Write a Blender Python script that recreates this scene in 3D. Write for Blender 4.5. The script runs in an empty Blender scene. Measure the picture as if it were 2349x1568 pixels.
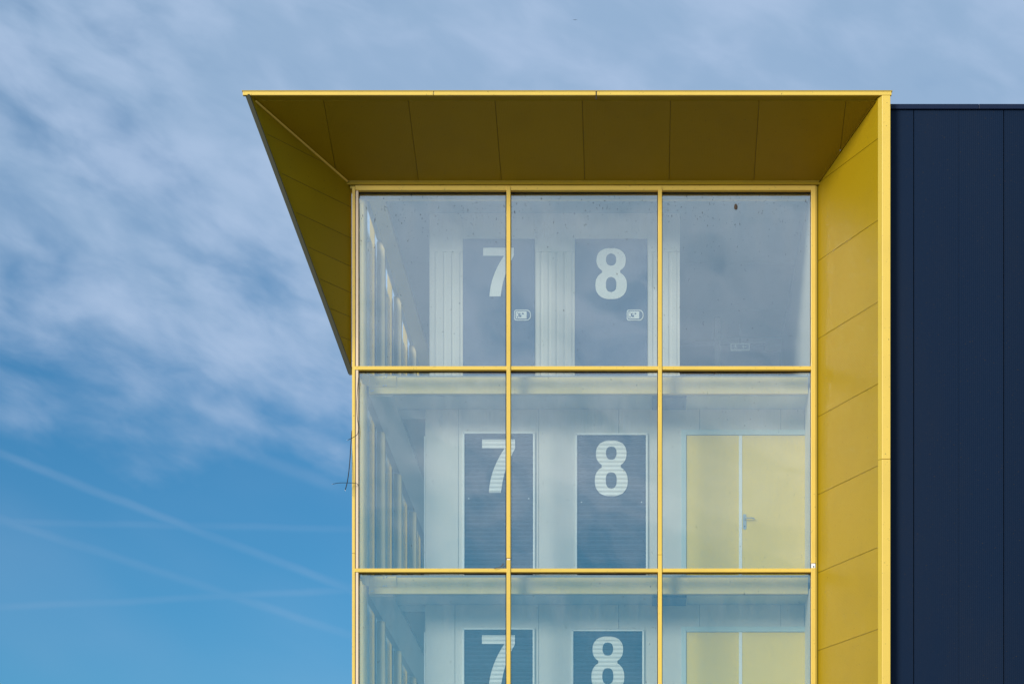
import bpy, math, random
from mathutils import Vector
random.seed(4)
R = math.radians
scene = bpy.context.scene
C = scene.collection

# ---------------------------------------------------------------- camera, sky, sun, exposure
F = 5440.0; VX, VY = 1465.0, 2470.0; EYE = 1.6       # focal length and vanishing point in units of a 2349 px wide frame
def P(px, py, Y):
    """point at distance Y seen at picture point px, py"""
    return Vector(((px - VX) / F * Y, Y, EYE + (VY - py) / F * Y))
def X_(px, Y): return (px - VX) / F * Y
def Z_(py, Y): return EYE + (VY - py) / F * Y

cam_d = bpy.data.cameras.new('camera'); cam = bpy.data.objects.new('camera', cam_d); C.objects.link(cam)
cam.location = (0, 0, EYE); cam.rotation_euler = (R(90), 0, 0)
cam_d.sensor_width = 36; cam_d.lens = F / 2349 * 36
cam_d.shift_x = (1174.5 - VX) / 2349; cam_d.shift_y = (VY - 784) / 2349
cam_d.clip_start = .5; cam_d.clip_end = 6000
scene.camera = cam

SUN_EL, SUN_AZ = 19.0, 217.0
world = bpy.data.worlds.new('World'); scene.world = world; world.use_nodes = True
class G:
    """small helper to write node graphs"""
    def __init__(s, nt): s.nt = nt; nt.nodes.clear()
    def n(s, t, **k):
        o = s.nt.nodes.new(t)
        for a, b in k.items(): setattr(o, a, b)
        return o
    def put(s, inp, v):
        if v is None: return
        if isinstance(v, bpy.types.NodeSocket): s.nt.links.new(v, inp)
        else: inp.default_value = v
    def m(s, op, a, b=None, c=None, clamp=False):
        o = s.n('ShaderNodeMath', operation=op); o.use_clamp = clamp
        for i, v in enumerate((a, b, c)): s.put(o.inputs[i], v)
        return o.outputs[0]
    def vm(s, op, a, b=None):
        o = s.n('ShaderNodeVectorMath', operation=op); s.put(o.inputs[0], a); s.put(o.inputs[1], b)
        return o.outputs['Value'] if op in ('DOT_PRODUCT', 'LENGTH') else o.outputs[0]
    def mix(s, f, a, b, mode='MIX'):
        o = s.n('ShaderNodeMix', data_type='RGBA', blend_type=mode); o.clamp_result = False
        s.put(o.inputs[0], f); s.put(o.inputs[6], a); s.put(o.inputs[7], b)
        return o.outputs[2]
    def sm(s, v, lo, hi, a=0., b=1.):
        o = s.n('ShaderNodeMapRange', interpolation_type='SMOOTHSTEP')
        s.put(o.inputs[0], v); s.put(o.inputs[1], lo); s.put(o.inputs[2], hi); s.put(o.inputs[3], a); s.put(o.inputs[4], b)
        return o.outputs[0]
    def noise(s, vec, scale, detail=4., rough=.5, dist=0.):
        o = s.n('ShaderNodeTexNoise'); s.put(o.inputs['Vector'], vec)
        o.inputs['Scale'].default_value = scale; o.inputs['Detail'].default_value = detail
        o.inputs['Roughness'].default_value = rough; o.inputs['Distortion'].default_value = dist
        return o.outputs[0]
    def mapping(s, vec, loc=(0,0,0), rot=(0,0,0), sc=(1,1,1)):
        o = s.n('ShaderNodeMapping'); s.put(o.inputs[0], vec); o.inputs[1].default_value = loc
        o.inputs[2].default_value = rot; o.inputs[3].default_value = sc
        return o.outputs[0]

g = G(world.node_tree)
d = g.vm('NORMALIZE', g.n('ShaderNodeTexCoord').outputs['Generated'])
sx = g.n('ShaderNodeSeparateXYZ'); g.put(sx.inputs[0], d)
el = sx.outputs[2]
sky = g.n('ShaderNodeTexSky', sky_type='NISHITA'); sky.sun_disc = False
sky.sun_elevation = R(SUN_EL); sky.sun_rotation = R(SUN_AZ); sky.air_density = 1.0; sky.dust_density = .3; sky.ozone_density = 3.0
base = g.mix(1., sky.outputs[0], g.mix(g.sm(el, .0, .19), (.60, .62, .68, 1), (.28, .67, .84, 1)), 'MULTIPLY')
# cloud cover: a broken, soft deck above, thinning out towards the horizon
tilt = g.mapping(g.mapping(d, rot=(0, R(-22), 0)), sc=(1, 1, 2.2))
big = g.noise(g.mapping(tilt, loc=(3.1, .7, 1.9)), 4.2, 3., .5)
mid = g.noise(g.mapping(tilt, loc=(7.3, 2.2, .4)), 13., 5., .52, .5)
fine = g.noise(g.mapping(tilt, loc=(1.3, 5.2, 4.4)), 30., 4., .5, .25)
cov = g.m('MULTIPLY_ADD', g.m('SUBTRACT', big, .5), .8, g.m('MULTIPLY', g.m('SUBTRACT', mid, .5), 1.35))
cov = g.m('MULTIPLY_ADD', g.m('SUBTRACT', fine, .5), 1.05, cov)
cov = g.m('ADD', cov, g.sm(g.m('ADD', el, g.sm(sx.outputs[1], .2, -.6, 0., .045)), .205, .315, -.85, .33))
cov = g.m('ADD', cov, g.sm(el, .31, .42, 0., .34))
cov = g.m('ADD', cov, g.m('MULTIPLY', g.sm(sx.outputs[0], -.20, .05), g.sm(el, .24, .34, 0., .25)))
mask = g.sm(cov, -.66, .66)
veil = g.m('MULTIPLY', g.sm(g.noise(g.mapping(tilt, loc=(9, 9, 2)), 6., 3.), .35, .75), .16)
mask = g.m('MAXIMUM', mask, veil)
# old contrails: thin bands along great circles in the clear part
def dirn(px, py):
    v = Vector(((px - VX) / F, 1, (VY - py) / F)); v.normalize(); return v
trail = None
for (a, b, w, k) in (((0, 1040), (800, 1350), .0012, .27), ((0, 1190), (800, 1455), .0012, .18), ((0, 1392), (800, 1352), .0010, .18),
                     ((470, 1003), (760, 1112), .0018, .20), ((0, 1196), (800, 1212), .0010, .14), ((640, 1290), (820, 1352), .0011, .14)):
    da, db = dirn(*a), dirn(*b); n = da.cross(db); n.normalize(); mdir = (da + db).normalized()
    t_ = g.m('ABSOLUTE', g.m('ADD', g.vm('DOT_PRODUCT', d, tuple(n)), g.m('MULTIPLY', g.m('SUBTRACT', fine, .5), .0022)))
    band = g.sm(t_, w * .2, w * 2.2, 1., 0.)
    ext = (da.angle(db)) * .5
    lim = g.sm(g.vm('DOT_PRODUCT', d, tuple(mdir)), math.cos(ext * 1.3), math.cos(ext * .7))
    band = g.m('MULTIPLY', g.m('MULTIPLY', band, lim), g.m('MULTIPLY_ADD', mid, 1.2, -.1 ))
    band = g.m('MULTIPLY', band, k, clamp=True)
    trail = band if trail is None else g.m('MAXIMUM', trail, band)
mask = g.m('ADD', mask, trail, clamp=True)
shade = g.m('MULTIPLY_ADD', g.m('SUBTRACT', fine, .5), .7, g.noise(g.mapping(tilt, loc=(2.2, 8.1, 6.1)), 9., 4., .5))
ccol = g.mix(g.sm(shade, .32, .7), (2.55, 3.7, 5.3, 1), (3.35, 4.4, 6.05, 1))
# thin cloud is brighter towards the sun
sd = Vector((math.sin(R(SUN_AZ)) * math.cos(R(SUN_EL)), math.cos(R(SUN_AZ)) * math.cos(R(SUN_EL)), math.sin(R(SUN_EL))))
glow = g.sm(g.vm('DOT_PRODUCT', d, tuple(sd)), -.2, 1., 1., 1.55)
ccol = g.vm('SCALE', ccol); g.nt.nodes[-1].inputs['Scale'].default_value = 1; g.put(g.nt.nodes[-1].inputs['Scale'], glow)
col = g.mix(g.m('MULTIPLY', mask, .92), base, ccol)
bg = g.n('ShaderNodeBackground'); g.put(bg.inputs[0], col); bg.inputs[1].default_value = .053
out = g.n('ShaderNodeOutputWorld'); g.nt.links.new(bg.outputs[0], out.inputs[0])

sun_d = bpy.data.lights.new('sun', 'SUN'); sun = bpy.data.objects.new('sun', sun_d); C.objects.link(sun)
sun_d.energy = 1.5; sun_d.angle = R(19); sun_d.color = (1, .95, .86)
sun.rotation_euler = sd.to_track_quat('Z', 'Y').to_euler(); sun.location = (-20, -20, 40)
vs = scene.view_settings; vs.view_transform = 'Standard'; vs.look = 'None'; vs.exposure = 1.25; vs.gamma = 1; vs.use_curve_mapping = False
scene.cycles.max_bounces = 10; scene.cycles.transparent_max_bounces = 24; scene.cycles.sample_clamp_indirect = 6

# ---------------------------------------------------------------- materials
def mat(name, col, rough=.45, metal=0., dirt=.12, rib=None, bump=0., spec=.5, vary=.05, scale=1.5, streak=False, coat=0.):
    """painted surface; rib = (axis, pitch) of a fine rolled relief"""
    m_ = bpy.data.materials.new(name); m_.use_nodes = True; g = G(m_.node_tree)
    b = g.n('ShaderNodeBsdfPrincipled'); o = g.n('ShaderNodeOutputMaterial'); g.nt.links.new(b.outputs[0], o.inputs[0])
    pos = g.n('ShaderNodeNewGeometry').outputs['Position']
    rnd = g.n('ShaderNodeObjectInfo').outputs['Random']
    n1 = g.noise(g.mapping(pos, sc=(1, 1, .25) if streak else (1, 1, 1)), scale, 6., .6)
    n2 = g.noise(pos, 22., 3., .6)
    f = g.m('MULTIPLY', g.sm(n1, .42, .75), dirt)
    dark = tuple(c * .55 + .01 for c in col[:3]) + (1,)
    c = g.mix(f, tuple(col[:3]) + (1,), dark)
    spk = g.m('MULTIPLY', g.sm(g.noise(pos, 46., 2., .5), .70, .74), min(1., dirt * 4))
    c = g.mix(spk, c, (.03, .025, .02, 1))
    v = g.m('MULTIPLY_ADD', rnd, vary * 2, 1 - vary)
    sc = g.n('ShaderNodeVectorMath', operation='SCALE'); g.put(sc.inputs[0], c); g.put(sc.inputs['Scale'], v)
    g.put(b.inputs['Base Color'], sc.outputs[0])
    g.put(b.inputs['Roughness'], g.m('MULTIPLY_ADD', n2, .16, rough - .08))
    b.inputs['Metallic'].default_value = metal; b.inputs['Specular IOR Level'].default_value = spec
    b.inputs['Coat Weight'].default_value = coat
    h = g.m('MULTIPLY', n1, .3)
    if rib:
        s = g.n('ShaderNodeSeparateXYZ'); g.put(s.inputs[0], pos)
        w = g.m('SINE', g.m('MULTIPLY', s.outputs['XYZ'.index(rib[0])], 2 * math.pi / rib[1]))
        w = g.sm(w, -.5, .5)
        h = g.m('MULTIPLY_ADD', w, rib[2], h)
    bp = g.n('ShaderNodeBump'); bp.inputs['Strength'].default_value = .35 if rib else .12; bp.inputs['Distance'].default_value = .004 if rib else .01
    g.put(bp.inputs['Height'], h); g.nt.links.new(bp.outputs[0], b.inputs['Normal'])
    return m_
YB = (.82, .548, .085); YSHADE = (.340, .219, .005)  # second yellow is darkened: shade on fins and soffit put into the colour
M = dict(
    trim=mat('yellow_trim_paint', YB, .38, dirt=.16),
    side=mat('yellow_trim_shade_toned', (.50, .34, .02), .42, dirt=.12),  # darker copy of the trim yellow, shade of turned-away faces in its colour
    panel=mat('shade_toned_ribbed_panel_z', YSHADE, .42, dirt=.15, rib=('Z', .021, .3), vary=.04, spec=.16),
    panelx=mat('shade_toned_ribbed_panel_x', YSHADE, .42, dirt=.15, rib=('X', .022, .4), vary=.04, spec=.16),
    pink=mat('pale_cream_trim', (.80, .60, .40), .4),  # paler, creamier tone than the yellow trim
    navy=mat('navy_ribbed_panel', (.0014, .0112, .034), .5, spec=.16, dirt=.35, rib=('X', .0275, .22), vary=.05, scale=.7, streak=True),
    navycap=mat('navy_flashing', (.004, .012, .040), .45, spec=.25),
    edge=mat('dark_olive_edge', (.07, .07, .045), .5, spec=.3),
    gap=mat('black_gasket', (.012, .013, .015), .7, dirt=0),
    wall=mat('white_interior_panel', (.72, .70, .64), .5, dirt=.05, rib=('X', .05, .15), vary=.015),
    white=mat('white_painted_steel', (.93, .95, .93), .35, dirt=.03, vary=.01),
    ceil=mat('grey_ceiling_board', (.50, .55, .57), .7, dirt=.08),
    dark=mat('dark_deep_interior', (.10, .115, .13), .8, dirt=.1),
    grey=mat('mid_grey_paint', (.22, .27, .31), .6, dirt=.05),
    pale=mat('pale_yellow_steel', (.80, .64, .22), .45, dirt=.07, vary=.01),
    colm=mat('sun_toned_down_yellow_steel', (.50, .42, .19), .5, dirt=.07, vary=.01),  # darker copy of the pale steel; weaker sunlight put into its colour
    door=mat('pale_yellow_door', (.95, .70, .055), .4, dirt=.06, vary=.01),
    frame=mat('grey_green_door_frame', (.58, .70, .70), .45, dirt=.05, vary=.0),
    slat=mat('blue_shutter_lath', (.036, .044, .070), .35, dirt=.08, vary=.32),
    flush=mat('blue_flush_door', (.055, .085, .17), .45, dirt=.08, vary=.03),
    num=mat('white_number_paint', (.90, .92, .90), .5, dirt=.03, vary=.0),
    metal=mat('brushed_steel', (.55, .60, .64), .3, metal=.8, dirt=.1),
    cable=mat('black_cable_rubber', (.01, .01, .01), .6, dirt=0),
    floor=mat('grey_floor', (.30, .30, .29), .7),
    ground=mat('pale_asphalt', (.11, .11, .108), .9, dirt=.5, scale=.4),
    signlit=mat('lit_sign_white', (.8, .9, .85), .5),
    dirtm=mat('brown_dry_stuff', (.10, .07, .05), .9, dirt=.6, scale=30),
)
def glass_mat():
    m_ = bpy.data.materials.new('coated_glass'); m_.use_nodes = True; g = G(m_.node_tree)
    geo = g.n('ShaderNodeNewGeometry'); pos = geo.outputs['Position']
    cosv = g.m('ABSOLUTE', g.vm('DOT_PRODUCT', geo.outputs['Normal'], geo.outputs['Incoming']))
    fr = g.m('MULTIPLY_ADD', g.m('POWER', g.m('SUBTRACT', 1., cosv), 5.), .76, .24)
    rnd = g.n('ShaderNodeObjectInfo').outputs['Random']
    # gentle roller-wave in the pane
    wav = g.noise(g.mapping(pos, sc=(1, 1, 1)), .9, 2., .4)
    bp = g.n('ShaderNodeBump'); bp.inputs['Strength'].default_value = .22; bp.inputs['Distance'].default_value = .02; g.put(bp.inputs['Height'], wav)
    gl = g.n('ShaderNodeBsdfGlossy'); gl.inputs['Roughness'].default_value = 0.0; gl.inputs['Color'].default_value = (.97, .955, .88, 1)
    g.nt.links.new(bp.outputs[0], gl.inputs['Normal'])
    tr = g.n('ShaderNodeBsdfTransparent'); tr.inputs['Color'].default_value = (.968, .987, .962, 1)
    mx = g.n('ShaderNodeMixShader'); g.put(mx.inputs[0], fr); g.nt.links.new(tr.outputs[0], mx.inputs[1]); g.nt.links.new(gl.outputs[0], mx.inputs[2])
    # dust and dried specks, thickest along the top edge of each pane
    gen = g.n('ShaderNodeTexCoord').outputs['Generated']; s = g.n('ShaderNodeSeparateXYZ'); g.put(s.inputs[0], gen)
    top = g.sm(s.outputs[2], .55, 1.)
    sp = g.noise(g.mapping(pos, sc=(1, 1, .55)), 34., 2., .7)
    sz = g.n('ShaderNodeSeparateXYZ'); g.put(sz.inputs[0], pos)
    sp = g.m('ADD', sp, g.m('MULTIPLY', g.m('MULTIPLY_ADD', top, .032, .010), g.sm(sz.outputs[2], 11.6, 12.2)))
    spk = g.m('MULTIPLY', g.sm(g.m('MULTIPLY_ADD', top, .015, sp), .735, .765), .8)
    film = g.m('MULTIPLY', g.sm(g.noise(g.mapping(pos, sc=(1, 1, .2)), 5., 5., .7), .35, .8), g.m('MULTIPLY_ADD', top, .05, .015))
    sg = g.n('ShaderNodeBsdfDiffuse'); sg.inputs[0].default_value = (.05, .045, .04, 1)
    fg = g.n('ShaderNodeBsdfDiffuse'); fg.inputs[0].default_value = (.6, .6, .58, 1)
    m1 = g.n('ShaderNodeMixShader'); g.put(m1.inputs[0], film); g.nt.links.new(mx.outputs[0], m1.inputs[1]); g.nt.links.new(fg.outputs[0], m1.inputs[2])
    m2 = g.n('ShaderNodeMixShader'); g.put(m2.inputs[0], spk); g.nt.links.new(m1.outputs[0], m2.inputs[1]); g.nt.links.new(sg.outputs[0], m2.inputs[2])
    o = g.n('ShaderNodeOutputMaterial'); g.nt.links.new(m2.outputs[0], o.inputs[0])
    return m_
M['glass'] = glass_mat()

_b = next(n for n in M['signlit'].node_tree.nodes if n.type == 'BSDF_PRINCIPLED'); _b.inputs['Emission Color'].default_value = (.8, 1, .9, 1); _b.inputs['Emission Strength'].default_value = .045
# ---------------------------------------------------------------- mesh helpers
WO = {}                                               # world origin of each object
def thing(name, loc, label, cat, group=None):
    o = bpy.data.objects.new(name, None); C.objects.link(o); o.location = loc; o.empty_display_size = .3
    o['label'] = label; o['category'] = cat
    if group: o['group'] = group
    WO[o] = Vector(loc); return o
def mesh(name, verts, faces, m_, parent=None, bevel=0., smooth=False, label=None):
    vs_ = [Vector(v) for v in verts]
    lo = Vector([min(v[i] for v in vs_) for i in range(3)]); hi = Vector([max(v[i] for v in vs_) for i in range(3)])
    org = Vector(((lo.x + hi.x) / 2, (lo.y + hi.y) / 2, lo.z))
    me = bpy.data.meshes.new(name); me.from_pydata([v - org for v in vs_], [], faces); me.validate(); me.update()
    o = bpy.data.objects.new(name, me); C.objects.link(o); me.materials.append(M[m_])
    if parent is not None: o.parent = parent; o.location = org - WO[parent]
    else: o.location = org
    WO[o] = org
    if smooth: me.polygons.foreach_set('use_smooth', [True] * len(me.polygons))
    if bevel:
        bv = o.modifiers.new('bevel', 'BEVEL'); bv.width = bevel; bv.segments = 2; bv.limit_method = 'ANGLE'
    if label: o['label'] = label
    return o
BF = [(0,3,2,1),(4,5,6,7),(0,1,5,4),(1,2,6,5),(2,3,7,6),(3,0,4,7)]
def bv_(x0,x1,y0,y1,z0,z1): return [(x0,y0,z0),(x1,y0,z0),(x1,y1,z0),(x0,y1,z0),(x0,y0,z1),(x1,y0,z1),(x1,y1,z1),(x0,y1,z1)]
def box(name, x0,x1,y0,y1,z0,z1, m_, parent=None, bevel=0., label=None):
    return mesh(name, bv_(min(x0,x1),max(x0,x1),y0,y1,min(z0,z1),max(z0,z1)), BF, m_, parent, bevel, label=label)
def boxes(name, lst, m_, parent=None, bevel=0., label=None):
    v, f = [], []
    for b in lst:
        k = len(v); v += bv_(*b); f += [tuple(i + k for i in q) for q in BF]
    return mesh(name, v, f, m_, parent, bevel, label=label)
def slab(name, poly, off, m_, parent=None, bevel=0., label=None):
    """polygon (outer face) extruded along the vector off"""
    n = len(poly); off = Vector(off); v = [Vector(p) for p in poly] + [Vector(p) + off for p in poly]
    f = [tuple(range(n)), tuple(range(2*n-1, n-1, -1))] + [(i, i+n, (i+1)%n+n, (i+1)%n) for i in range(n)]
    # outward orientation
    nn = (v[1]-v[0]).cross(v[2]-v[0])
    if nn.dot(off) > 0: f = [tuple(reversed(q)) for q in f]
    return mesh(name, v, f, m_, parent, bevel, label=label)
def tube(name, pts, r, m_, parent=None, seg=6, label=None):
    pts = [Vector(p) for p in pts]; v, f = [], []
    for i, p in enumerate(pts):
        t = (pts[min(i+1, len(pts)-1)] - pts[max(i-1, 0)]).normalized()
        a = t.orthogonal().normalized() if i == 0 else (a - t * a.dot(t)).normalized()
        b = t.cross(a)
        for k in range(seg):
            q = 2*math.pi*k/seg; v.append(p + (a*math.cos(q) + b*math.sin(q)) * r)
    for i in range(len(pts)-1):
        for k in range(seg): f.append((i*seg+k, i*seg+(k+1)%seg, (i+1)*seg+(k+1)%seg, (i+1)*seg+k))
    f.append(tuple(range(seg-1,-1,-1))); f.append(tuple(range((len(pts)-1)*seg, len(pts)*seg)))
    return mesh(name, v, f, m_, parent, smooth=True, label=label)
def curve(pts, n=8):
    """Catmull-Rom through the points"""
    p = [Vector(q) for q in pts]; p = [2*p[0]-p[1]] + p + [2*p[-1]-p[-2]]; o = []
    for i in range(1, len(p)-2):
        for k in range(n):
            t = k/n; o.append(.5*((2*p[i]) + (p[i+1]-p[i-1])*t + (2*p[i-1]-5*p[i]+4*p[i+1]-p[i+2])*t*t + (3*p[i]-p[i-1]-3*p[i+1]+p[i+2])*t**3))
    return o + [p[-2]]

# ---------------------------------------------------------------- ground
gr = mesh('ground', [(-1500,-1500,0),(1500,-1500,0),(1500,1500,0),(-1500,1500,0)], [(0,1,2,3)], 'ground'); gr['kind'] = 'structure'

# ---------------------------------------------------------------- dimensions of the yellow bay
YG = 34.0                                             # face of the glass
YM0, YM1 = 33.90, 33.985                              # mullion front and back
YO = 32.25                                            # outer edge of the canopy and fins
XL = X_(808, YM0); XR = X_(1871.5, YM0)
ZT = Z_(436, YM0)                                     # underside of the head frame
ROWS = [Z_(843.2, YM0), Z_(1306.8, YM0)]; ST = ROWS[0] - ROWS[1]; ROWS += [ROWS[1] - ST, ROWS[1] - 2*ST]
ROOF = 15.45
bay = thing('storage_building', (0, YG, 0), 'glazed corner building with splayed yellow canopy and fins, doors numbered 7 and 8 inside', 'building')

# canopy: soffit panels between joints, hip trims, fascia lengths
ZI = Z_(416, 33.88); ZO = Z_(231, 32.36)
def soff(x, y):                                       # height of the soffit plane at depth y
    return ZI + (33.88 - y) / (33.88 - 32.36) * (ZO - ZI)
can = mesh('canopy', [(-5.30,32.30,14.975),(3.36,32.30,14.975),(2.62,34.0,15.02),(-4.12,34.0,15.02),
                      (-5.30,32.30,14.99),(3.36,32.30,14.99),(2.62,34.0,15.06),(-4.12,34.0,15.06)], BF, 'navycap', bay)
_xl = X_(806.5, 33.96); hipL0, hipL1 = Vector((_xl - .705*.08, 33.88)), Vector((_xl - .705*1.60, 32.36))
_ra, _rb = Vector((X_(1874.5, 33.95), 33.95)), Vector((X_(2014, 32.31), 32.31)); _rs = (_rb - _ra) / (33.95 - 32.31)
hipR0, hipR1 = _ra + _rs*.07, _ra + _rs*1.59
def on_hip(a, b, x):
    t = (x - a.x) / (b.x - a.x); return a.lerp(b, t)
jx = [-4.30, -3.145, -1.96, -.77, .435, 1.645, 2.83]
gp = .003
def spoly(xa, xb):
    pts = []
    # clip strip xa..xb against the trapezoid hipL0-hipR0-hipR1-hipL1
    poly = [hipL0, hipR0, hipR1, hipL1]
    def clip(poly, keep, x):
        o = []
        for i in range(len(poly)):
            a, b = poly[i], poly[(i+1) % len(poly)]; ka, kb = keep(a.x), keep(b.x)
            if ka: o.append(a)
            if ka != kb: o.append(a.lerp(b, (x - a.x) / (b.x - a.x)))
        return o
    if xa is not None: poly = clip(poly, lambda q: q >= xa, xa)
    if xb is not None: poly = clip(poly, lambda q: q <= xb, xb)
    return [(p.x, p.y, soff(p.x, p.y)) for p in poly]
bounds = [None] + jx + [None]
for i in range(len(bounds) - 1):
    a = None if bounds[i] is None else bounds[i] + gp; b = None if bounds[i+1] is None else bounds[i+1] - gp
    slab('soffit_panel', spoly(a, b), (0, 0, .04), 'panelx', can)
# dark backing just above the joints
slab('joint_backing', [(p[0], p[1], p[2] + .03) for p in spoly(None, None)], (0, 0, .006), 'gap', can)
# front fascia in three lengths, dark lip underneath
FX = [X_(556, YO), X_(995, YO), X_(1367.5, YO), X_(2046, YO)]
ZFT, ZFB = Z_(209.5, YO), Z_(218.3, YO)
for i in range(3):
    box('fascia', FX[i] + .004, FX[i+1] - .004, YO, YO + .05, ZFB, ZFT, 'trim', can, bevel=.004)
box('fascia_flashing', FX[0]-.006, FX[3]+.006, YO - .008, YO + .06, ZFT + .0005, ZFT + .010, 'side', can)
slab('soffit_lip', [(X_(566,YO),YO+.012,ZFB+.006),(X_(2020,YO),YO+.012,ZFB+.006),(hipR1.x+.03,32.37,ZO+.004),(hipL1.x-.04,32.37,ZO+.004)], (0,0,.012), 'panelx', can)
box('seam_clip', FX[2]-.006, FX[2]+.006, YO-.006, YO+.02, ZFB-.055, ZFT+.002, 'gap', can)
slab('soffit_trim', [(hipL0.x, 33.875, ZI-.002), (hipR0.x, 33.875, ZI-.002), (hipR0.x+.02, 33.875, Z_(423.5,33.88)), (hipL0.x-.02, 33.875, Z_(423.5,33.88))], (0,.02,0), 'panelx', can)
box('trim_edge', hipL0.x, hipR0.x, 33.868, 33.874, ZI-.006, ZI+.002, 'side', can)
def strip(name, a, b, w, off, m_, parent, label=None):
    """narrow folded trim from a to b, w = width vector"""
    a, b, w = Vector(a), Vector(b), Vector(w)
    return slab(name, [a - w, b - w, b + w, a + w], off, m_, parent, label=label)
hl0 = (hipL0.x, hipL0.y, soff(0, hipL0.y)); hl1 = (hipL1.x, hipL1.y, soff(0, hipL1.y))
hr0 = (hipR0.x, hipR0.y, soff(0, hipR0.y)); hr1 = (hipR1.x, hipR1.y, soff(0, hipR1.y))
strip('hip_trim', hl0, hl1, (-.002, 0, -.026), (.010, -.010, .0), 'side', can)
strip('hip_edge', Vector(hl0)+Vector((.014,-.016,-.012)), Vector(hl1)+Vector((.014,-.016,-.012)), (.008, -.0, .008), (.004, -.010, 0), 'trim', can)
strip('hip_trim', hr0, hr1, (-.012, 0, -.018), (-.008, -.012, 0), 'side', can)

# fins ------------------------------------------------------------------
BOT = 0.0
# right hand fin runs the whole height
fr0 = Vector((X_(1874.5, 33.95), 33.95)); fr1 = Vector((X_(2014, 32.31), 32.31))
fin = slab('side_fin', [(fr0.x+.03, fr0.y, BOT), (fr1.x+.03, fr1.y, BOT), (fr1.x+.03, fr1.y, 14.93), (fr0.x+.03, fr0.y, 14.36)], (.04, .015, 0), 'gap', bay)
zj = [14.93 - .01, 14.335, 13.215+.03, 12.13, 11.04, 9.93, 8.84, 7.73, 6.62, 5.51, 4.40, 3.29, 2.18, 1.07, BOT]
zj[2] = Z_(600, 33.95)
def fin_top(t):                                       # height of the hip above the fin, t from wall (0) to edge (1)
    return soff(0, fr0.y + t * (fr1.y - fr0.y)) + .012
zj = [Z_(600, 33.95) + 1.113 - i*1.113 for i in range(13)]
offr = Vector((.93, .40, 0)) * .012
def fpt(t, z): p = fr0.lerp(fr1, t); return (p.x, p.y, z)
ta = (zj[0] - fin_top(0)) / (fin_top(1) - fin_top(0)); ta = max(ta, 0)
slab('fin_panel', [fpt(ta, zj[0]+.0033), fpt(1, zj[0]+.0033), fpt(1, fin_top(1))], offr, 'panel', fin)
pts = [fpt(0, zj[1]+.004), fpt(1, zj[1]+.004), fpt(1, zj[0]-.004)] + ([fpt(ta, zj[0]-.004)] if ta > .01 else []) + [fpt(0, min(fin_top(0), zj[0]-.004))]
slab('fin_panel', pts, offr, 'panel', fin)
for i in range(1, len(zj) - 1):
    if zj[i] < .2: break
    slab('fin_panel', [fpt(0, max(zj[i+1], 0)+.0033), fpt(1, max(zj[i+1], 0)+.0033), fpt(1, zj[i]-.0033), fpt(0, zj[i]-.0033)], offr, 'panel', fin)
# outer post of the fin
zs = Z_(1052, YO); ztop = ZFB - .001
for (a, b) in ((zs + .003, ztop), (BOT, zs - .003)):
    box('edge_post', X_(2023.5, YO), X_(2042.6, YO), YO + .004, YO + .09, a, b, 'trim', fin, bevel=.004)
    slab('post_return', [(X_(2023.2, YO+.01), YO+.012, a), (fr1.x, fr1.y-.004, a), (fr1.x, fr1.y-.004, b - (.0 if a < 5 else .02)), (X_(2023.2, YO+.01), YO+.012, b)], (.02, .012, 0), 'side', fin)
box('back_sheet', X_(2042.6, YO)-.02, X_(2042.6, YO)-.002, YO+.092, 34.6, BOT, 14.9, 'side', fin)
# left hand fin: triangle from the canopy corner down to the glass corner
m_l = .705
def fl(dd, z): return Vector((X_(806.5, 33.96) - m_l*dd, 33.96 - dd, z))
D1 = 1.66; zc = Z_(858, 34.0); ztl = Z_(224, 32.3)
def hipz(dd): return soff(0, 33.96 - dd) + .012
finl = slab('side_fin', [fl(0, zc), fl(D1, hipz(D1)), fl(0, hipz(0))], Vector((-.05, .035, 0)), 'gap', bay)
def edge_z(dd): return zc + (hipz(D1) - zc) * dd / D1
def edge_z2(dd): return edge_z(dd) + .10              # inner line of the edge trim
offl = Vector((-.817, .576, 0)) * .012; prl = Vector((.817, -.576, 0)) * .016
# joints: (height at the wall, slope along the fin)
inner = [405, 476, 547, 612, 672, 728, 782, 832]
def seg_poly(zlo, zhi, sl):
    """part of the fin triangle between two sloping joints"""
    A = [(0., edge_z2(0)), (D1*.985, edge_z2(D1*.985)), (D1*.985, hipz(D1*.985)), (0., hipz(0))]
    A = [(0., edge_z2(0)), (D1 - .03, hipz(D1 - .03)), (0., hipz(0))]
    def clip(poly, f):
        o = []
        for i in range(len(poly)):
            a, b = poly[i], poly[(i+1) % len(poly)]; fa, fb = f(a), f(b)
            if fa >= 0: o.append(a)
            if (fa >= 0) != (fb >= 0): t = fa/(fa-fb); o.append((a[0]+(b[0]-a[0])*t, a[1]+(b[1]-a[1])*t))
        return o
    if zlo is not None: A = clip(A, lambda q: q[1] - (zlo + sl*q[0]) - .003)
    if zhi is not None: A = clip(A, lambda q: (zhi + sl*q[0]) - .003 - q[1])
    return A
zi = [Z_(y, 33.96) for y in inner]
bz = [None] + zi + [None]
SLP = .035
for i in range(len(bz) - 1):
    pl = seg_poly(bz[i+1], bz[i], SLP)
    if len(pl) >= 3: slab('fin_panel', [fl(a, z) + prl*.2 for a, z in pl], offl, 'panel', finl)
e0, e1 = fl(0, zc), fl(D1, hipz(D1))
slab('edge_trim', [fl(0, zc) + prl, fl(D1+.02, hipz(D1)) + prl, fl(D1 - .045, hipz(D1-.045)) + prl, fl(0, zc+.075) + prl], offl*2.2, 'panel', finl)
slab('outer_edge', [fl(-.01, zc-.02)+prl*1.5, fl(D1+.05, ZFB+.01)+prl*1.5, fl(D1+.035, ZFB+.01)+prl*1.5, fl(-.01, zc+.012)+prl*1.5], Vector((-.06,.03,0)), 'edge', finl)

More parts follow.
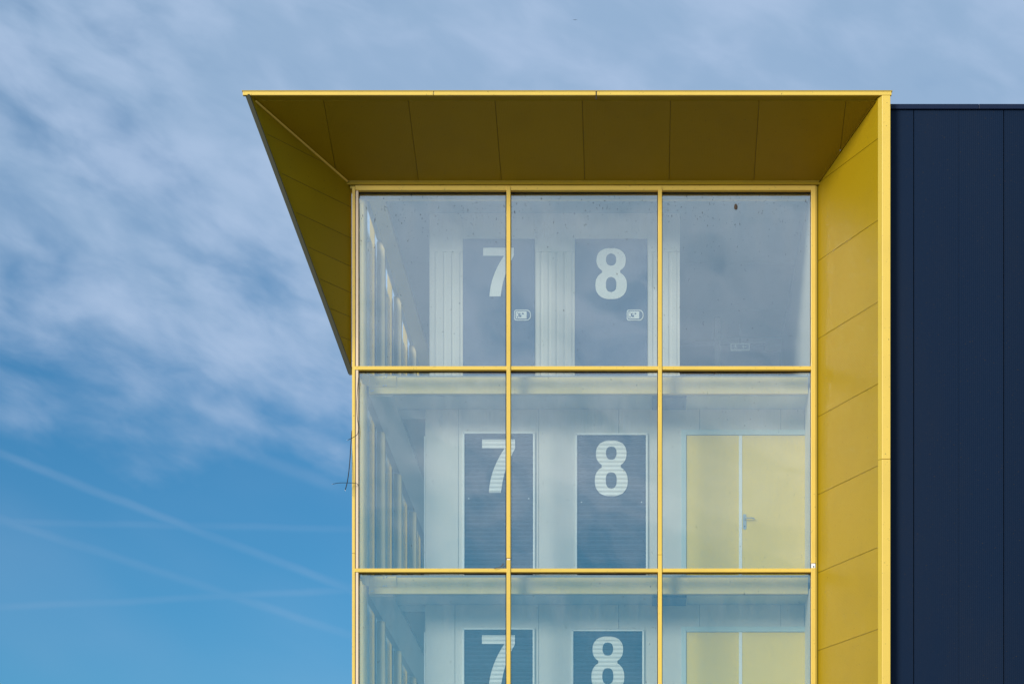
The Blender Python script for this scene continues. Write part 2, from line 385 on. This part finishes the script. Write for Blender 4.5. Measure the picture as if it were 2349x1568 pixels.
# frame of the glazing --------------------------------------------------------------
mul = [(1162, 1171), (1509.5, 1518.5)]
cuts = [ZT] + ROWS + [0.0]
def dcorr(y): return y
seams = {0: Z_(1281.5, YM0), 1: Z_(1272, YM0)}
for k, (a, b) in enumerate(mul):
    zs_ = seams[k]; gapw = .012 if k == 0 else .0015
    for (z0, z1) in ((zs_ + gapw, ZT + .055), (0, zs_ - gapw)):
        box('mullion', X_(a, YM0), X_(b, YM0), YM0 - .012, YM1, z0, z1, 'trim', bay, bevel=.003)
box('seam_plate', X_(1162.6, YM0), X_(1170.4, YM0), YM0 + .01, YM1, seams[0] - .014, seams[0] + .014, 'white', bay)
# head frame
box('head_frame', X_(815, YM0), X_(1861, YM0), YM0, YM1, ZT, Z_(424.5, YM0), 'trim', bay, bevel=.003)
xs_in = [X_(822, YM0), X_(1162, YM0), X_(1171, YM0), X_(1509.5, YM0), X_(1518.5, YM0), X_(1860.8, YM0)]
spans = [(X_(812, YM0), xs_in[1]), (xs_in[2], xs_in[3]), (xs_in[4], xs_in[5])]
TH = .026
for z in ROWS:
    for (a, b) in spans:
        box('transom', a + .001, b - .001, YM0 + .004, YM1, z - TH, z + TH, 'trim', bay, bevel=.003)
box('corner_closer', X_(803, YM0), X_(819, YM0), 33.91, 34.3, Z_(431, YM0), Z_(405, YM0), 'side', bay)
# right jamb
zb = Z_(1296, YM0)
box('jamb', X_(1860.8, YM0), X_(1871.2, YM0), YM0, YM1, zb + .034, Z_(420.5, YM0), 'trim', bay, bevel=.003)
box('jamb', X_(1860.8, YM0), X_(1871.2, YM0), YM0, YM1, 0, zb - .034, 'trim', bay, bevel=.003)
br = box('jamb_bracket', X_(1861.6, YM0), X_(1870.4, YM0), YM0 + .012, YM1, zb - .034, zb + .034, 'white', bay)
box('screw', X_(1865.2, YM0), X_(1867.4, YM0), YM0 + .004, YM0 + .0125, zb - .024, zb - .006, 'gap', br)
box('jamb_return', X_(1871.6, YM0), X_(1874.8, YM0), YM0 + .01, YM1, 0, Z_(419, YM0), 'side', bay)
# corner post: two covers with a dark gap between
zseam = Z_(1268, YM0)
box('corner_post', X_(807.5, YM0), X_(814.2, YM0), YM0 + .005, YM1 + .1, zseam + .002, Z_(428, YM0), 'trim', bay, bevel=.003)
box('corner_post', X_(807.5, YM0), X_(814.2, YM0), YM0 + .005, YM1 + .1, 0, zseam - .002, 'trim', bay, bevel=.003)
for (z1, z0) in ((ZT - .004, ROWS[0]+TH+.002), (ROWS[0]-TH-.002, ROWS[1]+TH+.002), (ROWS[1]-TH-.002, ROWS[2]+TH+.002), (ROWS[2]-TH-.002, ROWS[3]+TH+.002), (ROWS[3]-TH-.002, 0)):
    box('corner_cover', X_(815.8, YM0), X_(821.6, YM0), YM0 + .012, YM1, z0, z1, 'pink', bay, bevel=.002)
# gasket behind: black lines beside the mullions and under the transoms
gl_ = []
for (a, b) in ((813, 824), (1159.8, 1172), (1507.6, 1519.6), (1858.6, 1872)):
    gl_.append((X_(a, YG), X_(b, YG), YM1 + .001, YG + .004, 0, ZT + .02))
boxes('gasket', gl_, 'gap', bay)
gh = [(X_(813, YG), X_(1872, YG), YM1 + .002, YG + .003, z - TH - .012, z + .004) for z in ROWS] + [(X_(813, YG), X_(1872, YG), YM1 + .002, YG + .003, ZT - .014, ZT + .03)]
boxes('gasket', gh, 'gap', bay)
# panes
px_ = [(824, 1160), (1172, 1508), (1519.6, 1858.8)]
for r in range(5):
    zt = cuts[r] - (.002 if r == 0 else TH); zb_ = cuts[r+1] + (TH if r < 4 else 0)
    for (a, b) in px_:
        box('glass_pane', X_(a, YG) - .012, X_(b, YG) + .012, YG + .005, YG + .013, zb_ - .015, zt - .004, 'glass', bay).rotation_euler = (random.uniform(-.0022, .0022), 0, random.uniform(-.0045, .0045))
# panes of the left flank, with the corner cover outside
XS = X_(822, YG) - .02                                # plane of the flank glass
cy = [34.24, 36.27, 38.80, 41.38, 43.9, 46.5]
for k in range(5):
    for r in range(5):
        zt = cuts[r] - .03; zb_ = cuts[r+1] + .03
        box('glass_pane', XS - .012, XS - .004, cy[k] - .05, cy[k+1] - .10, zb_, zt, 'glass', bay)
for k in range(1, 6):
    box('flank_mullion', XS - .06, XS + .012, cy[k] - .11, cy[k] - .045, 0, 14.9, 'side', bay)
    box('gasket', XS + .013, XS + .022, cy[k] - .12, cy[k] - .02, 0, 14.3, 'gap', bay)
for z in ROWS:
    box('flank_transom', XS - .055, XS + .004, 34.1, 46.4, z - .03, z + .03, 'side', bay)
# roof, walls closing the building behind
box('roof', XS, 2.7, 34.02, 60, ROOF - .2, ROOF, 'navycap', bay)
box('upper_wall', XS - .02, 2.7, 33.999, 34.04, Z_(422, YG), ROOF - .2, 'side', bay)
box('upper_wall', XS - .03, XS + .02, 34.05, 60, 14.62, ROOF - .21, 'side', bay)
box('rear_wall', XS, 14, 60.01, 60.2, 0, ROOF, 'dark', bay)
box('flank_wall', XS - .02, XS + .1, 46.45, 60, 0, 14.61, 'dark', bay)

# ---------------------------------------------------------------- interior
YB_ = 34.25; YW = 35.05
XE = 2.466                                            # right end of the corridor
XP = X_(975, YW)                                      # left end of the partition
ceilz = [Z_(443, 34.2), Z_(902, YB_), Z_(1360.5, YB_), Z_(1360.5, YB_) - ST, Z_(1360.5, YB_) - 2*ST]
floorz = [ROWS[0] + .04, ROWS[1] + .04, ROWS[2] + .04, ROWS[3] + .04, .02]
# columns along the flank and at the corner
for k in range(6):
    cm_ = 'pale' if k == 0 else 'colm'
    w = (X_(840.5, cy[0]) - X_(825, cy[0])) if k == 0 else .128
    x0 = X_(825, cy[0]) if k == 0 else XS + .030
    for r in range(4):
        z1 = ceilz[r] + (.0 if r else .03); z0 = floorz[r] - (.0)
        if k == 0: z1 = (Z_(443, cy[0]) if r == 0 else ROWS[r-1] - .03)
        box('column', x0, x0 + w, cy[k], cy[k] + .12, z0, z1, cm_, bay, bevel=.004)
# slabs and ceilings
for r in range(4):
    box('floor_slab', XS + .02, XE + 2, YB_ + .16, 46.4 if r else 46.4, ceilz[r+1] + .05, floorz[r] - .001, 'floor', bay)
    c_ = ceilz[r+1]
    cl = box('ceiling', XP - .4, XE + .1, YB_ + .12, YW - .001, c_, c_ + .045, 'ceil', bay)
    # corridor along the flank: panels of board, the first one lighter
    yb = [YB_ + .12, YW + .05, YW + .52, 37.5, 39.9, 42.3, 44.7, 46.4]
    for i in range(len(yb) - 1):
        if i == 0: continue
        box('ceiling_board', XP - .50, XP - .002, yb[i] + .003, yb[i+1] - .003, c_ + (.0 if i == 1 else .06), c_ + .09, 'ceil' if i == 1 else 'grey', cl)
    # bulkhead above the flank glazing
    box('bulkhead', X_(846, 34.25), X_(901, 34.3), 34.34, 46.4, c_ - .012, c_ + .05, 'ceil', bay)
    if r < 2: box('bulkhead_edge', X_(846, 34.25), X_(901, 34.3), 34.328, 34.338, c_ - .020, c_ + .0, 'white', bay)
    # edge beam behind the transom with its bolted bracket
    bm = box('beam', X_(846, YB_), XE - .02, YB_, YB_ + .07, c_, ROWS[r] - .03, 'pale', bay)
    xa, xb = X_(849, YB_), X_(909.6, YB_)
    box('bracket', xa, xb, YB_ - .014, YB_ - .001, c_ + .098, c_ + .248, 'pale', bm, bevel=.002)
    slab('bracket', [(X_(831, 34.19), 34.185, c_ + .125), (X_(848, YB_), YB_ - .015, c_ + .098), (X_(848, YB_), YB_ - .015, c_ + .248), (X_(831, 34.19), 34.185, c_ + .29)], (0, .012, 0), 'pale', bm)
    for (bx, bz_) in ((880, .108), (886, .108), (880, .226), (886, .235), (856, .035), (852, .03)):
        box('bolt', X_(bx, YB_) - .009, X_(bx, YB_) + .009, YB_ - .026, YB_ - .015, c_ + bz_ - .009, c_ + bz_ + .009, 'metal', bm, bevel=.003)
# top floor ceiling with boards to the far end of the deep room
ct = ceilz[0]
tc = box('ceiling', XS + .05, XE + .02, 34.3, 34.9, ct, ct + .05, 'grey', bay)
for (y0, y1) in ((34.9, 37.2), (37.2, 39.5), (39.5, 41.2)):
    box('ceiling_board', XS + .05, XE + .02, y0 + .004, y1 - .004, ct + .03, ct + .07, 'grey', tc)
box('ceiling_board', XS + .05, XP + .02, 41.2, 46.4, ct + .03, ct + .07, 'grey', tc)
box('beam', X_(842, 34.22), XE, 34.2, 34.27, Z_(457.5, 34.2), Z_(436, 34.2), 'pale', bay)
box('bulkhead', X_(846, 34.25), X_(880, 34.25), 34.30, 46.4, Z_(457, 34.25) , ct + .03, 'pale', bay)

# end wall on the right of every storey and partition with panels
def cor(name, x0, x1, y0, y1, z0, z1, n, m_, parent, axis='y', depth=.012, fill=.72):
    """corrugated sheet: ribs along z"""
    prof = []
    for i in range(n):
        for (t, h) in ((0, 0), (fill, 0), (fill + .06, 1), (.94, 1)): prof.append(((i + t) / n, h))
    prof.append((1, 0)); v, f = [], []
    for (t, h) in prof:
        for z in (z0, z1):
            if axis == 'y': v.append((x0 + h*depth, y0 + (y1-y0)*t, z))
            else: v.append((x0 + (x1-x0)*t, y0 + h*depth, z))
    for i in range(len(prof) - 1): f.append((2*i, 2*i+2, 2*i+3, 2*i+1))
    return mesh(name, v, f, m_, parent)
cor('end_wall', XE, XE, 34.12, 41.2, floorz[0], ct + .05, 46, 'wall', bay)
for r in (1, 2, 3): box('end_wall', XE - .01, XE + .06, 34.1, YW, floorz[r], ceilz[r] + .04, 'wall', bay)

# numbers as swept spans --------------------------------------------------------------
def supr(z, zc_, rz, rx, e):
    t = abs((z - zc_) / rz)
    return 0 if t >= 1 else rx * (1 - t**e) ** (1/e)
def spans8(u):                                        # u 0..1 from the bottom; returns spans in units of the height
    if u < .0 or u > 1: return []
    W = .585
    lo = supr(u, .275, .278, W/2, 2.35); up = supr(u, .765, .238, W*.465, 2.35)
    o = max(lo, up)
    if .46 < u < .60: o = max(o, .17)
    hi = supr(u, .775, .118, .095, 2.3); hj = supr(u, .285, .145, .098, 2.5)
    h = max(hi, hj)
    if o <= .002: return []
    return [(-o, o)] if h < .002 else [(-o, -h), (h, o)]
def spans7(u):
    W = .63
    if u > .835: return [(-W/2, W/2)]
    def le(u):  t = u / .835; return -.185 + .055*t + .245*t**2.1
    def re(u):
        t = u / .835; return min(W/2, .045 + .105*t + .168*t**2.3)
    return [(le(u), re(u))]
def numeral(ch, xc, ztop, h, y, parent, prof=None, rows=110, xs=1.0):
    """row by row strips of paint that follow the surface behind them"""
    sp = spans8 if ch == '8' else spans7
    us = sorted(set([i / rows for i in range(rows + 1)] + ([.834, .836] if ch == '7' else [])))
    v, f = [], []
    def pt(x, u):
        z = ztop - h + u*h; yy = y - (prof(z) if prof else 0); v.append((xc + x*h*xs, yy, z)); return len(v) - 1
    for i in range(len(us) - 1):
        ua, ub = us[i], us[i+1]
        ea, eb = (ua + 1e-4 if ua == 0 else ua), (ub - 1e-4 if ub == 1 else ub)
        A, B = sp(ea), sp(eb)
        if not A and not B: continue
        if not A: A = [((B[0][0]+B[-1][1])/2*0, 0)] * 1
        if not B: B = [(0, 0)]
        if len(A) != len(B):
            if len(A) == 1: c = 0.; A = [(A[0][0], c), (c, A[0][1])]
            else: c = 0.; B = [(B[0][0], c), (c, B[0][1])]
        for (a0, a1), (b0, b1) in zip(A, B):
            f.append((pt(a0, ua), pt(a1, ua), pt(b1, ub), pt(b0, ub)))
    return mesh('number', v, f, 'num', parent, label='white painted number ' + ch)
PITCH = .0628
def lath(z):                                          # relief of the shutter at height z (0 = back)
    t = (z / PITCH) % 1.
    a = .0185
    return a * (.5 - .5 * math.cos(2 * math.pi * min(1., t / .93))) ** .8 if t < .93 else 0.
lath_me = {}
def roller_door(a, b, ytop, r, ch, nx0, nx1, nytop, nyb):
    x0, x1 = X_(a, YW), X_(b, YW); zt = Z_(ytop, YW); zb = floorz[r]
    y = YW - .02
    dr = thing_part = box('roller_door', x0 + .01, x1 - .01, YW + .005, YW + .02, zb, zt - .01, 'gap', bay)
    fw = .027
    boxes('door_frame', [(x0, x0 + fw, YW - .035, YW - .001, zb, zt), (x1 - fw, x1, YW - .035, YW - .001, zb, zt), (x0 + fw + .001, x1 - fw - .001, YW - .034, YW - .001, zt - fw, zt)], 'white', dr, bevel=.002)
    for sx_ in (x0 + .5*fw, x1 - .5*fw):
        box('screw', sx_ - .005, sx_ + .005, YW - .039, YW - .0355, zt - .6*fw - .005, zt - .6*fw + .005, 'gap', dr)
    n = int((zt - fw - zb) / PITCH); w = (x0 + fw + .001, x1 - fw - .001)
    k0 = math.ceil(zb / PITCH)
    base = None
    for i in range(60):
        z = (k0 + i) * PITCH
        if z + PITCH > zt - fw + .06: break
        if base is None:
            v, f = [], []; NN = 12
            for j in range(NN + 1):
                zz = z + PITCH * j / NN
                off = lath(min(zz, z + PITCH - 1e-5)) if j < NN else 0
                off = off if j else 0
                v += [(w[0], YW - .004 - off, zz), (w[1], YW - .004 - off, zz)]
            for j in range(NN): f.append((2*j, 2*j+1, 2*j+3, 2*j+2))
            base = mesh('slat', v, f, 'slat', dr)
            o = base
        else:
            o = base.copy(); C.objects.link(o); o.parent = dr; o.location = base.location + Vector((0, 0, i * PITCH))
    xc = X_((nx0 + nx1) / 2, YW); zt_ = Z_(nytop, YW); h = zt_ - Z_(nyb, YW)
    numeral(ch, xc, zt_, h, YW - .0065, dr, prof=lath, rows=220, xs=(X_(nx1,YW)-X_(nx0,YW)) / h / (.585 if ch == '8' else .63))
    for sx_ in (x0 + .09, x1 - .09):
        zz = Z_(nyb + 14, YW); box('rivet', sx_ - .006, sx_ + .006, YW - .024, YW - .018, zz - .006, zz + .006, 'white', dr)
def partition(r, ytop, joints):
    zt = ceilz[r] - .001; zb = floorz[r]
    pw = box('partition_wall', XP, XE - .012, YW + .03, YW + .10, zb, zt, 'gap', bay)
    xs = [XP] + [X_(j, YW) for j in joints] + [XE - .012]
    for i in range(len(xs) - 1):
        box('wall_panel', xs[i] + .003, xs[i+1] - .003, YW, YW + .029, zb, zt, 'wall', pw, bevel=.0)
    box('corner_guard', XP - .014, XP - .001, YW - .006, YW + .05, zb, Z_(1000 + (r-1)*449, YW), 'white', pw)
    box('partition_return', XP + .001, XP + .05, YW + .101, 46, zb, zt, 'wall', pw)
partition(1, 0, [1051.4, 1235.6, 1419.3, 1605, 1791])
partition(2, 0, [1043.5, 1235.6, 1419.3, 1605, 1791])
partition(3, 0, [1051.4, 1235.6, 1419.3, 1605, 1791])
roller_door(1061.4, 1227.2, 990.8, 1, '7', 1106, 1181.6, 1008.2, 1129.6)
roller_door(1319.6, 1486, 994, 1, '8', 1364.6, 1439.8, 1010.3, 1137.8)
roller_door(1061, 1226.4, 1439.6, 2, '7', 1105.6, 1181.3, 1456.4, 1577.5)
roller_door(1311, 1477.6, 1443, 2, '8', 1356.6, 1432, 1459, 1586.5)

def double_door(r, yo, dy):
    zb = floorz[r]; y = YW
    xa, xb = X_(1563, y), X_(1857, y); zt = Z_(yo, y); zl = Z_(yo + 11.5, y); xi, xj = X_(1574, y), X_(1851.5, y)
    dd = boxes('double_door', [(xa, xi, y - .03, y - .001, zb, zt), (xj, xb, y - .03, y - .001, zb, zt), (xi + .001, xj - .001, y - .029, y - .001, zl, zt)], 'frame', bay, bevel=.003)
    xm0, xm1 = X_(1695, y), X_(1702.2, y)
    box('door_leaf', xi + .003, xm0 - .001, y - .012, y - .002, zb, zl - .008, 'door', dd)
    rl = box('door_leaf', xm1 + .001, xj - .003, y - .012, y - .002, zb, zl - .008, 'door', dd)
    box('meeting_stile', xm0, xm1, y - .020, y - .003, zb, zl - .006, 'white', dd, bevel=.002)
    # handle: rounded plate and a bent lever
    hy = 1178.7 + dy; x0, x1 = X_(1704, y), X_(1711.8, y); z1, z0 = Z_(hy, y), Z_(hy + 35.8, y); rr = (x1 - x0) / 2; xc = (x0 + x1) / 2
    ring = [(xc + rr*math.cos(t), y - .020, z1 - rr + rr*math.sin(t)) for t in [math.pi*i/8 for i in range(9)]] + [(xc + rr*math.cos(t), y - .020, z0 + rr + rr*math.sin(t)) for t in [math.pi + math.pi*i/8 for i in range(9)]]
    slab('handle_plate', ring, (0, .007, 0), 'metal', dd)
    zl_ = Z_(hy + 11.5, y); xe = X_(1729.5, y)
    tube('door_handle', curve([(xc - .004, y - .02, zl_ - .012), (xc, y - .05, zl_ - .010), (xc + .02, y - .066, zl_ + .004), (xe - .03, y - .066, zl_ + .005), (xe - .006, y - .06, zl_ + .002), (xe, y - .04, zl_ - .010)], 5), .0085, 'metal', dd, 8)
    tube('keyhole', [(xc, y - .0235, z0 + .05), (xc, y - .0205, z0 + .05)], .008, 'gap', dd, 10)
double_door(1, 986, 0); double_door(2, 1436.8, 449)
# flat dark box hanging from the ceiling beside the door
for c_ in (ceilz[1], ceilz[2]):
    box('air_curtain', X_(1495.5, 34.7), X_(1574, 34.7), 34.36, 34.97, c_ - .035, c_ - .002, 'flush', bay, bevel=.004)

# top floor: white box of units with flush doors
zt = Z_(488.5, YW); zr = Z_(577, YW); zb = floorz[0]
xL, xR = X_(985, YW), X_(1559.5, YW)
ub = box('unit_wall', xL, xR, YW + .02, YW + .08, zb, zt, 'wall', bay)
doors = [(1061.6, 1226.8), (1318.4, 1484.8)]
segs = [(985, 1061.6, 4), (1226.8, 1318.4, 5), (1484.8, 1559.5, 4)]
ztd = Z_(548, YW)
for (a, b, n) in segs:
    cor('ribbed_sheet', X_(a, YW) + .002, X_(b, YW) - .002, YW + .006, YW + .006, zb, zr, n, 'wall', ub, axis='x', depth=.012, fill=.62)
    box('wall_panel', X_(a, YW) + .002, X_(b, YW) - .002, YW + .002, YW + .018, zr + .001, ztd if 0 else zt, 'wall', ub)
for (a, b) in doors:
    for (c0, c1) in ((a, X_ and (a + b) / 2 - 60), ((a + b) / 2 - 60, b)):
        box('wall_panel', X_(c0, YW) + .0015, X_(c1, YW) - .0015, YW + .002, YW + .018, ztd + .003, zt, 'wall', ub)
def lock_plate(px0, py0, parent):
    """white rounded lock surround with a lock case and small dark fittings"""
    y = YW - .026; s = 1 / F * YW
    def rr(x0, x1, y0, y1, r0, r1, yy, dep, m_):
        pts = []
        for (cx, cy_, r, a0) in ((x1-r1, y0+r1, r1, 0), (x0+r0, y0+r0, r0, 90), (x0+r0, y1-r0, r0, 180), (x1-r1, y1-r1, r1, 270)):
            for i in range(7):
                t = R(a0 + 15*i); pts.append((cx + r*math.cos(t), cy_ - r*math.sin(t)))
        return [(X_(px0 + p[0], YW), yy, Z_(py0 + p[1], YW)) for p in pts]
    lp = slab('lock_plate', rr(0, 38.2, 0, 24.7, 5, 10.5, y, 0, 0), (0, .010, 0), 'white', parent)
    lp_in = slab('lock_recess', rr(1.8, 36.4, 1.8, 22.9, 4, 9, y - .0015, 0, 0), (0, .001, 0), 'flush', parent)
    slab('lock_case', rr(3.6, 28.5, 4, 20.8, 2.5, 1.2, y - .010, 0, 0), (0, .008, 0), 'white', parent)
    for (x0, x1, y0, y1) in ((18, 21.6, 8, 11.4), (12.5, 16.2, 12.8, 17.6), (9.6, 12.4, 8.8, 16.2), (12.0, 15.0, 8.8, 10.4), (6.2, 8.8, 15.8, 18.8), (6.2, 8.0, 6.8, 8.6)):
        box('lock_fitting', X_(px0 + x0, YW), X_(px0 + x1, YW), y - .013, y - .0105, Z_(py0 + y1, YW), Z_(py0 + y0, YW), 'flush', parent)
for (a, b), ch, nx, lx in ((doors[0], '7', (1108.4, 1178.6, 568.8, 680.2), 1179.8), (doors[1], '8', (1365.9, 1437.8, 570, 686.4), 1437.8)):
    dr = box('flush_door', X_(a, YW) + .002, X_(b, YW) - .002, YW - .012, YW + .012, zb, ztd, 'flush', bay, bevel=.002)
    xc = X_((nx[0] + nx[1]) / 2, YW); z1 = Z_(nx[2], YW); h = z1 - Z_(nx[3], YW)
    numeral(ch, xc, z1, h, YW - .0145, dr, xs=(X_(nx[1],YW)-X_(nx[0],YW)) / h / (.585 if ch == '8' else .63))
    lock_plate(lx, 711.3, dr)
# the deep room on the right of the units
dp = 41.1
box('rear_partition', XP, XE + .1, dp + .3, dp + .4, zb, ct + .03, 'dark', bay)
box('room_wall', xR - .03, xR - .001, YW + .09, dp, zb, zt, 'grey', bay)
for (a, b, y0) in ((1640, 1652, 713), ):
    box('post', X_(a, 39.9), X_(b, 39.9), 39.9, 39.98, zb, Z_(y0, 39.9), 'white', bay)
box('lintel', X_(1645, 40.9), X_(1832, 40.9), 40.9, 41.0, Z_(784, 40.9), Z_(775, 40.9), 'white', bay)
box('wall_cabinet', X_(1756, 40.6), X_(1792, 40.6), 40.5, 40.85, Z_(796, 40.6), Z_(785, 40.6), 'white', bay)
box('floor_slab', XE - .6, XE + 2, 34.43, 46.4, .01, .02, 'floor', bay)

# ---------------------------------------------------------------- navy hall on the right
hall = thing('warehouse_building', (9, YG, 0), 'navy blue warehouse wall of upright ribbed metal panels right of the yellow fin', 'building')
YN = 32.43
xj_ = [X_(2042.6, YO) - .12] + [X_(p, YN) for p in (2096, 2302.5)]
for i in range(5): xj_.append(xj_[-1] + (X_(2302.5, YN) - X_(2096, YN)))
zc0 = Z_(251, YN)
box('backing_wall', xj_[0], xj_[-1], YN + .04, YN + .3, 0, zc0, 'gap', hall)
for i in range(len(xj_) - 1):
    w = xj_[i+1] - xj_[i]
    if i in (1, 2):
        xm = (xj_[i] + xj_[i+1]) / 2
        box('wall_panel', xj_[i] + .006, xm - .0012, YN, YN + .039, 0, zc0, 'navy', hall)
        box('wall_panel', xm + .0012, xj_[i+1] - .006, YN, YN + .039, 0, zc0, 'navy', hall)
    else:
        box('wall_panel', xj_[i] + .006, xj_[i+1] - .006, YN, YN + .039, 0, zc0, 'navy', hall)
xc_ = [xj_[0], X_(2245, YN), xj_[-1]]
for i in range(2):
    box('parapet_cap', xc_[i] + .002, xc_[i+1] - .002, YN - .03, YN + .45, zc0 - .004, Z_(240.5, YN), 'navycap', hall, bevel=.004)
box('roof', xj_[0], xj_[-1], YN + .46, 60, zc0 - .2, zc0, 'navycap', hall)

# ---------------------------------------------------------------- small loose things
def Q(x, y, Y): return P((1300 + x / 1.845) * .5735, (1450 + y / 1.845) * .5735, Y)
def cable(name, pts, r, label, ys):
    w = [Q(x, y, Yv) for (x, y), Yv in zip(pts, ys)]; base = w[0]
    o = thing(name, tuple(base), label, 'cable', 'loose cables at the corner')
    tube('cable_strand', curve(w, 8), r, 'cable', o, 7)
    e = w[-1]; t = (w[-1] - w[-2]).normalized()
    tube('cable_end', [e, e + t * .02], r * .75, 'metal', o, 6)
cable('loose_cable', [(247,110),(240,200),(234,300),(238,400),(246,470),(240,525),(205,552),(172,568)], .0042, 'thin black cable running down the cream corner cover and curling out to the left', [33.88]*5 + [33.86, 33.8, 33.75])
cable('loose_cable', [(199,500),(191,600),(185,700),(176,800),(164,880),(150,935)], .0065, 'thick black cable end hanging free outside the corner post, pointing down', [33.93, 33.9, 33.87, 33.84, 33.8, 33.78])
cable('loose_cable', [(244,908),(238,892),(200,886),(150,885),(100,886),(60,893)], .0038, 'short black cable sticking out sideways from the corner post, lowest of the three', [33.89, 33.86, 33.84, 33.8, 33.78, 33.76])

tw = thing('dry_twig', tuple(Q(1250, 1517, 33.88)), 'small dry twig lying on the yellow transom under the middle number 7', 'twig')
tube('stem', curve([Q(1248,1518,33.88), Q(1275,1512,33.88), Q(1300,1500,33.9), Q(1322,1478,33.93)], 6), .004, 'dirtm', tw, 5)
for (a, b) in (((1290,1505),(1318,1502)), ((1300,1500),(1326,1490)), ((1305,1496),(1312,1474))):
    tube('side_shoot', [Q(*a, 33.89), Q(*b, 33.9)], .002, 'dirtm', tw, 4)

c0 = P(1688, 474, YG)
nest = thing('insect_nest', tuple(c0), 'small grey brown insect nest stuck on the top right glass pane', 'nest')
v, f = [], []
rings, seg = 5, 10
for i in range(rings + 1):
    t = i / rings * math.pi / 2
    for k in range(seg):
        q = 2*math.pi*k/seg; rr_ = math.cos(t) * (.028 + .010*random.random())
        v.append((c0.x + rr_*.8*math.cos(q), YG + .004 - .016*math.sin(t), c0.z + rr_*1.2*math.sin(q)))
for i in range(rings):
    for k in range(seg): f.append((i*seg+k, i*seg+(k+1)%seg, (i+1)*seg+(k+1)%seg, (i+1)*seg+k))
mesh('nest_body', v, f, 'dirtm', nest)

# exit sign hanging in the deep room (seen faintly through the glass)
ex = thing('exit_sign', tuple(P(1698, 786, 40.2)), 'faint hanging exit sign with running figure and arrow behind the top right pane', 'exit sign')
xa, xb = X_(1676, 40.2), X_(1719.6, 40.2); z0, z1 = Z_(802.5, 40.2), Z_(786.5, 40.2)
boxes('sign_frame', [(xa, xb, 40.2, 40.24, z0, z0+.014), (xa, xb, 40.2, 40.24, z1-.014, z1), (xa, xa+.014, 40.201, 40.239, z0+.0145, z1-.0145), (xb-.014, xb, 40.201, 40.239, z0+.0145, z1-.0145)], 'signlit', ex)
box('sign_face', xa+.0145, xb-.0145, 40.212, 40.236, z0+.0145, z1-.0145, 'grey', ex)
ym = 40.208; cxm = xa + .085; zm = (z0+z1)/2
boxes('running_figure', [(cxm-.006,cxm+.008,ym,ym+.003,zm+.024,zm+.038),(cxm-.010,cxm+.008,ym,ym+.003,zm-.010,zm+.020),(cxm-.030,cxm-.011,ym,ym+.003,zm+.006,zm+.014),(cxm+.009,cxm+.028,ym,ym+.003,zm-.002,zm+.006),(cxm-.018,cxm-.009,ym,ym+.003,zm-.038,zm-.011),(cxm+.004,cxm+.012,ym,ym+.003,zm-.026,zm-.011),(cxm+.013,cxm+.030,ym,ym+.003,zm-.026,zm-.018)], 'signlit', ex)
ax = xb - .10
slab('arrow', [(ax-.035,ym,zm),(ax,ym,zm+.03),(ax,ym,zm+.009),(ax+.045,ym,zm+.009),(ax+.045,ym,zm-.009),(ax,ym,zm-.009),(ax,ym,zm-.03)], (0,.003,0), 'signlit', ex)
box('hanger', (xa+xb)/2-.004, (xa+xb)/2+.004, 40.216, 40.224, z1+.0005, ct+.029, 'grey', ex)

# a bird far off above the roof
bd = P(1319, 46, 330); bird = thing('bird', tuple(bd), 'tiny dark bird flying high above the middle of the yellow canopy', 'bird')
v = [(-.20,.02,0),(-.06,-.03,.015),(.0,-.045,.05),(.06,-.03,.015),(.22,.02,.0),(.02,0,-.05),(0,.03,.06),(0,.12,.0),(-.34,.03,.09),(.34,.03,.10),(-.1,.06,.03),(.1,.06,.03)]
v = [bd + Vector(q) for q in v]
mesh('bird_body', v, [(0,1,10),(8,0,10),(1,2,6,10),(2,3,11,6),(3,4,11),(4,9,11),(1,5,2),(2,5,3),(5,7,6),(1,10,7,5),(3,5,7,11),(10,6,7),(11,7,6)], 'cable', bird)
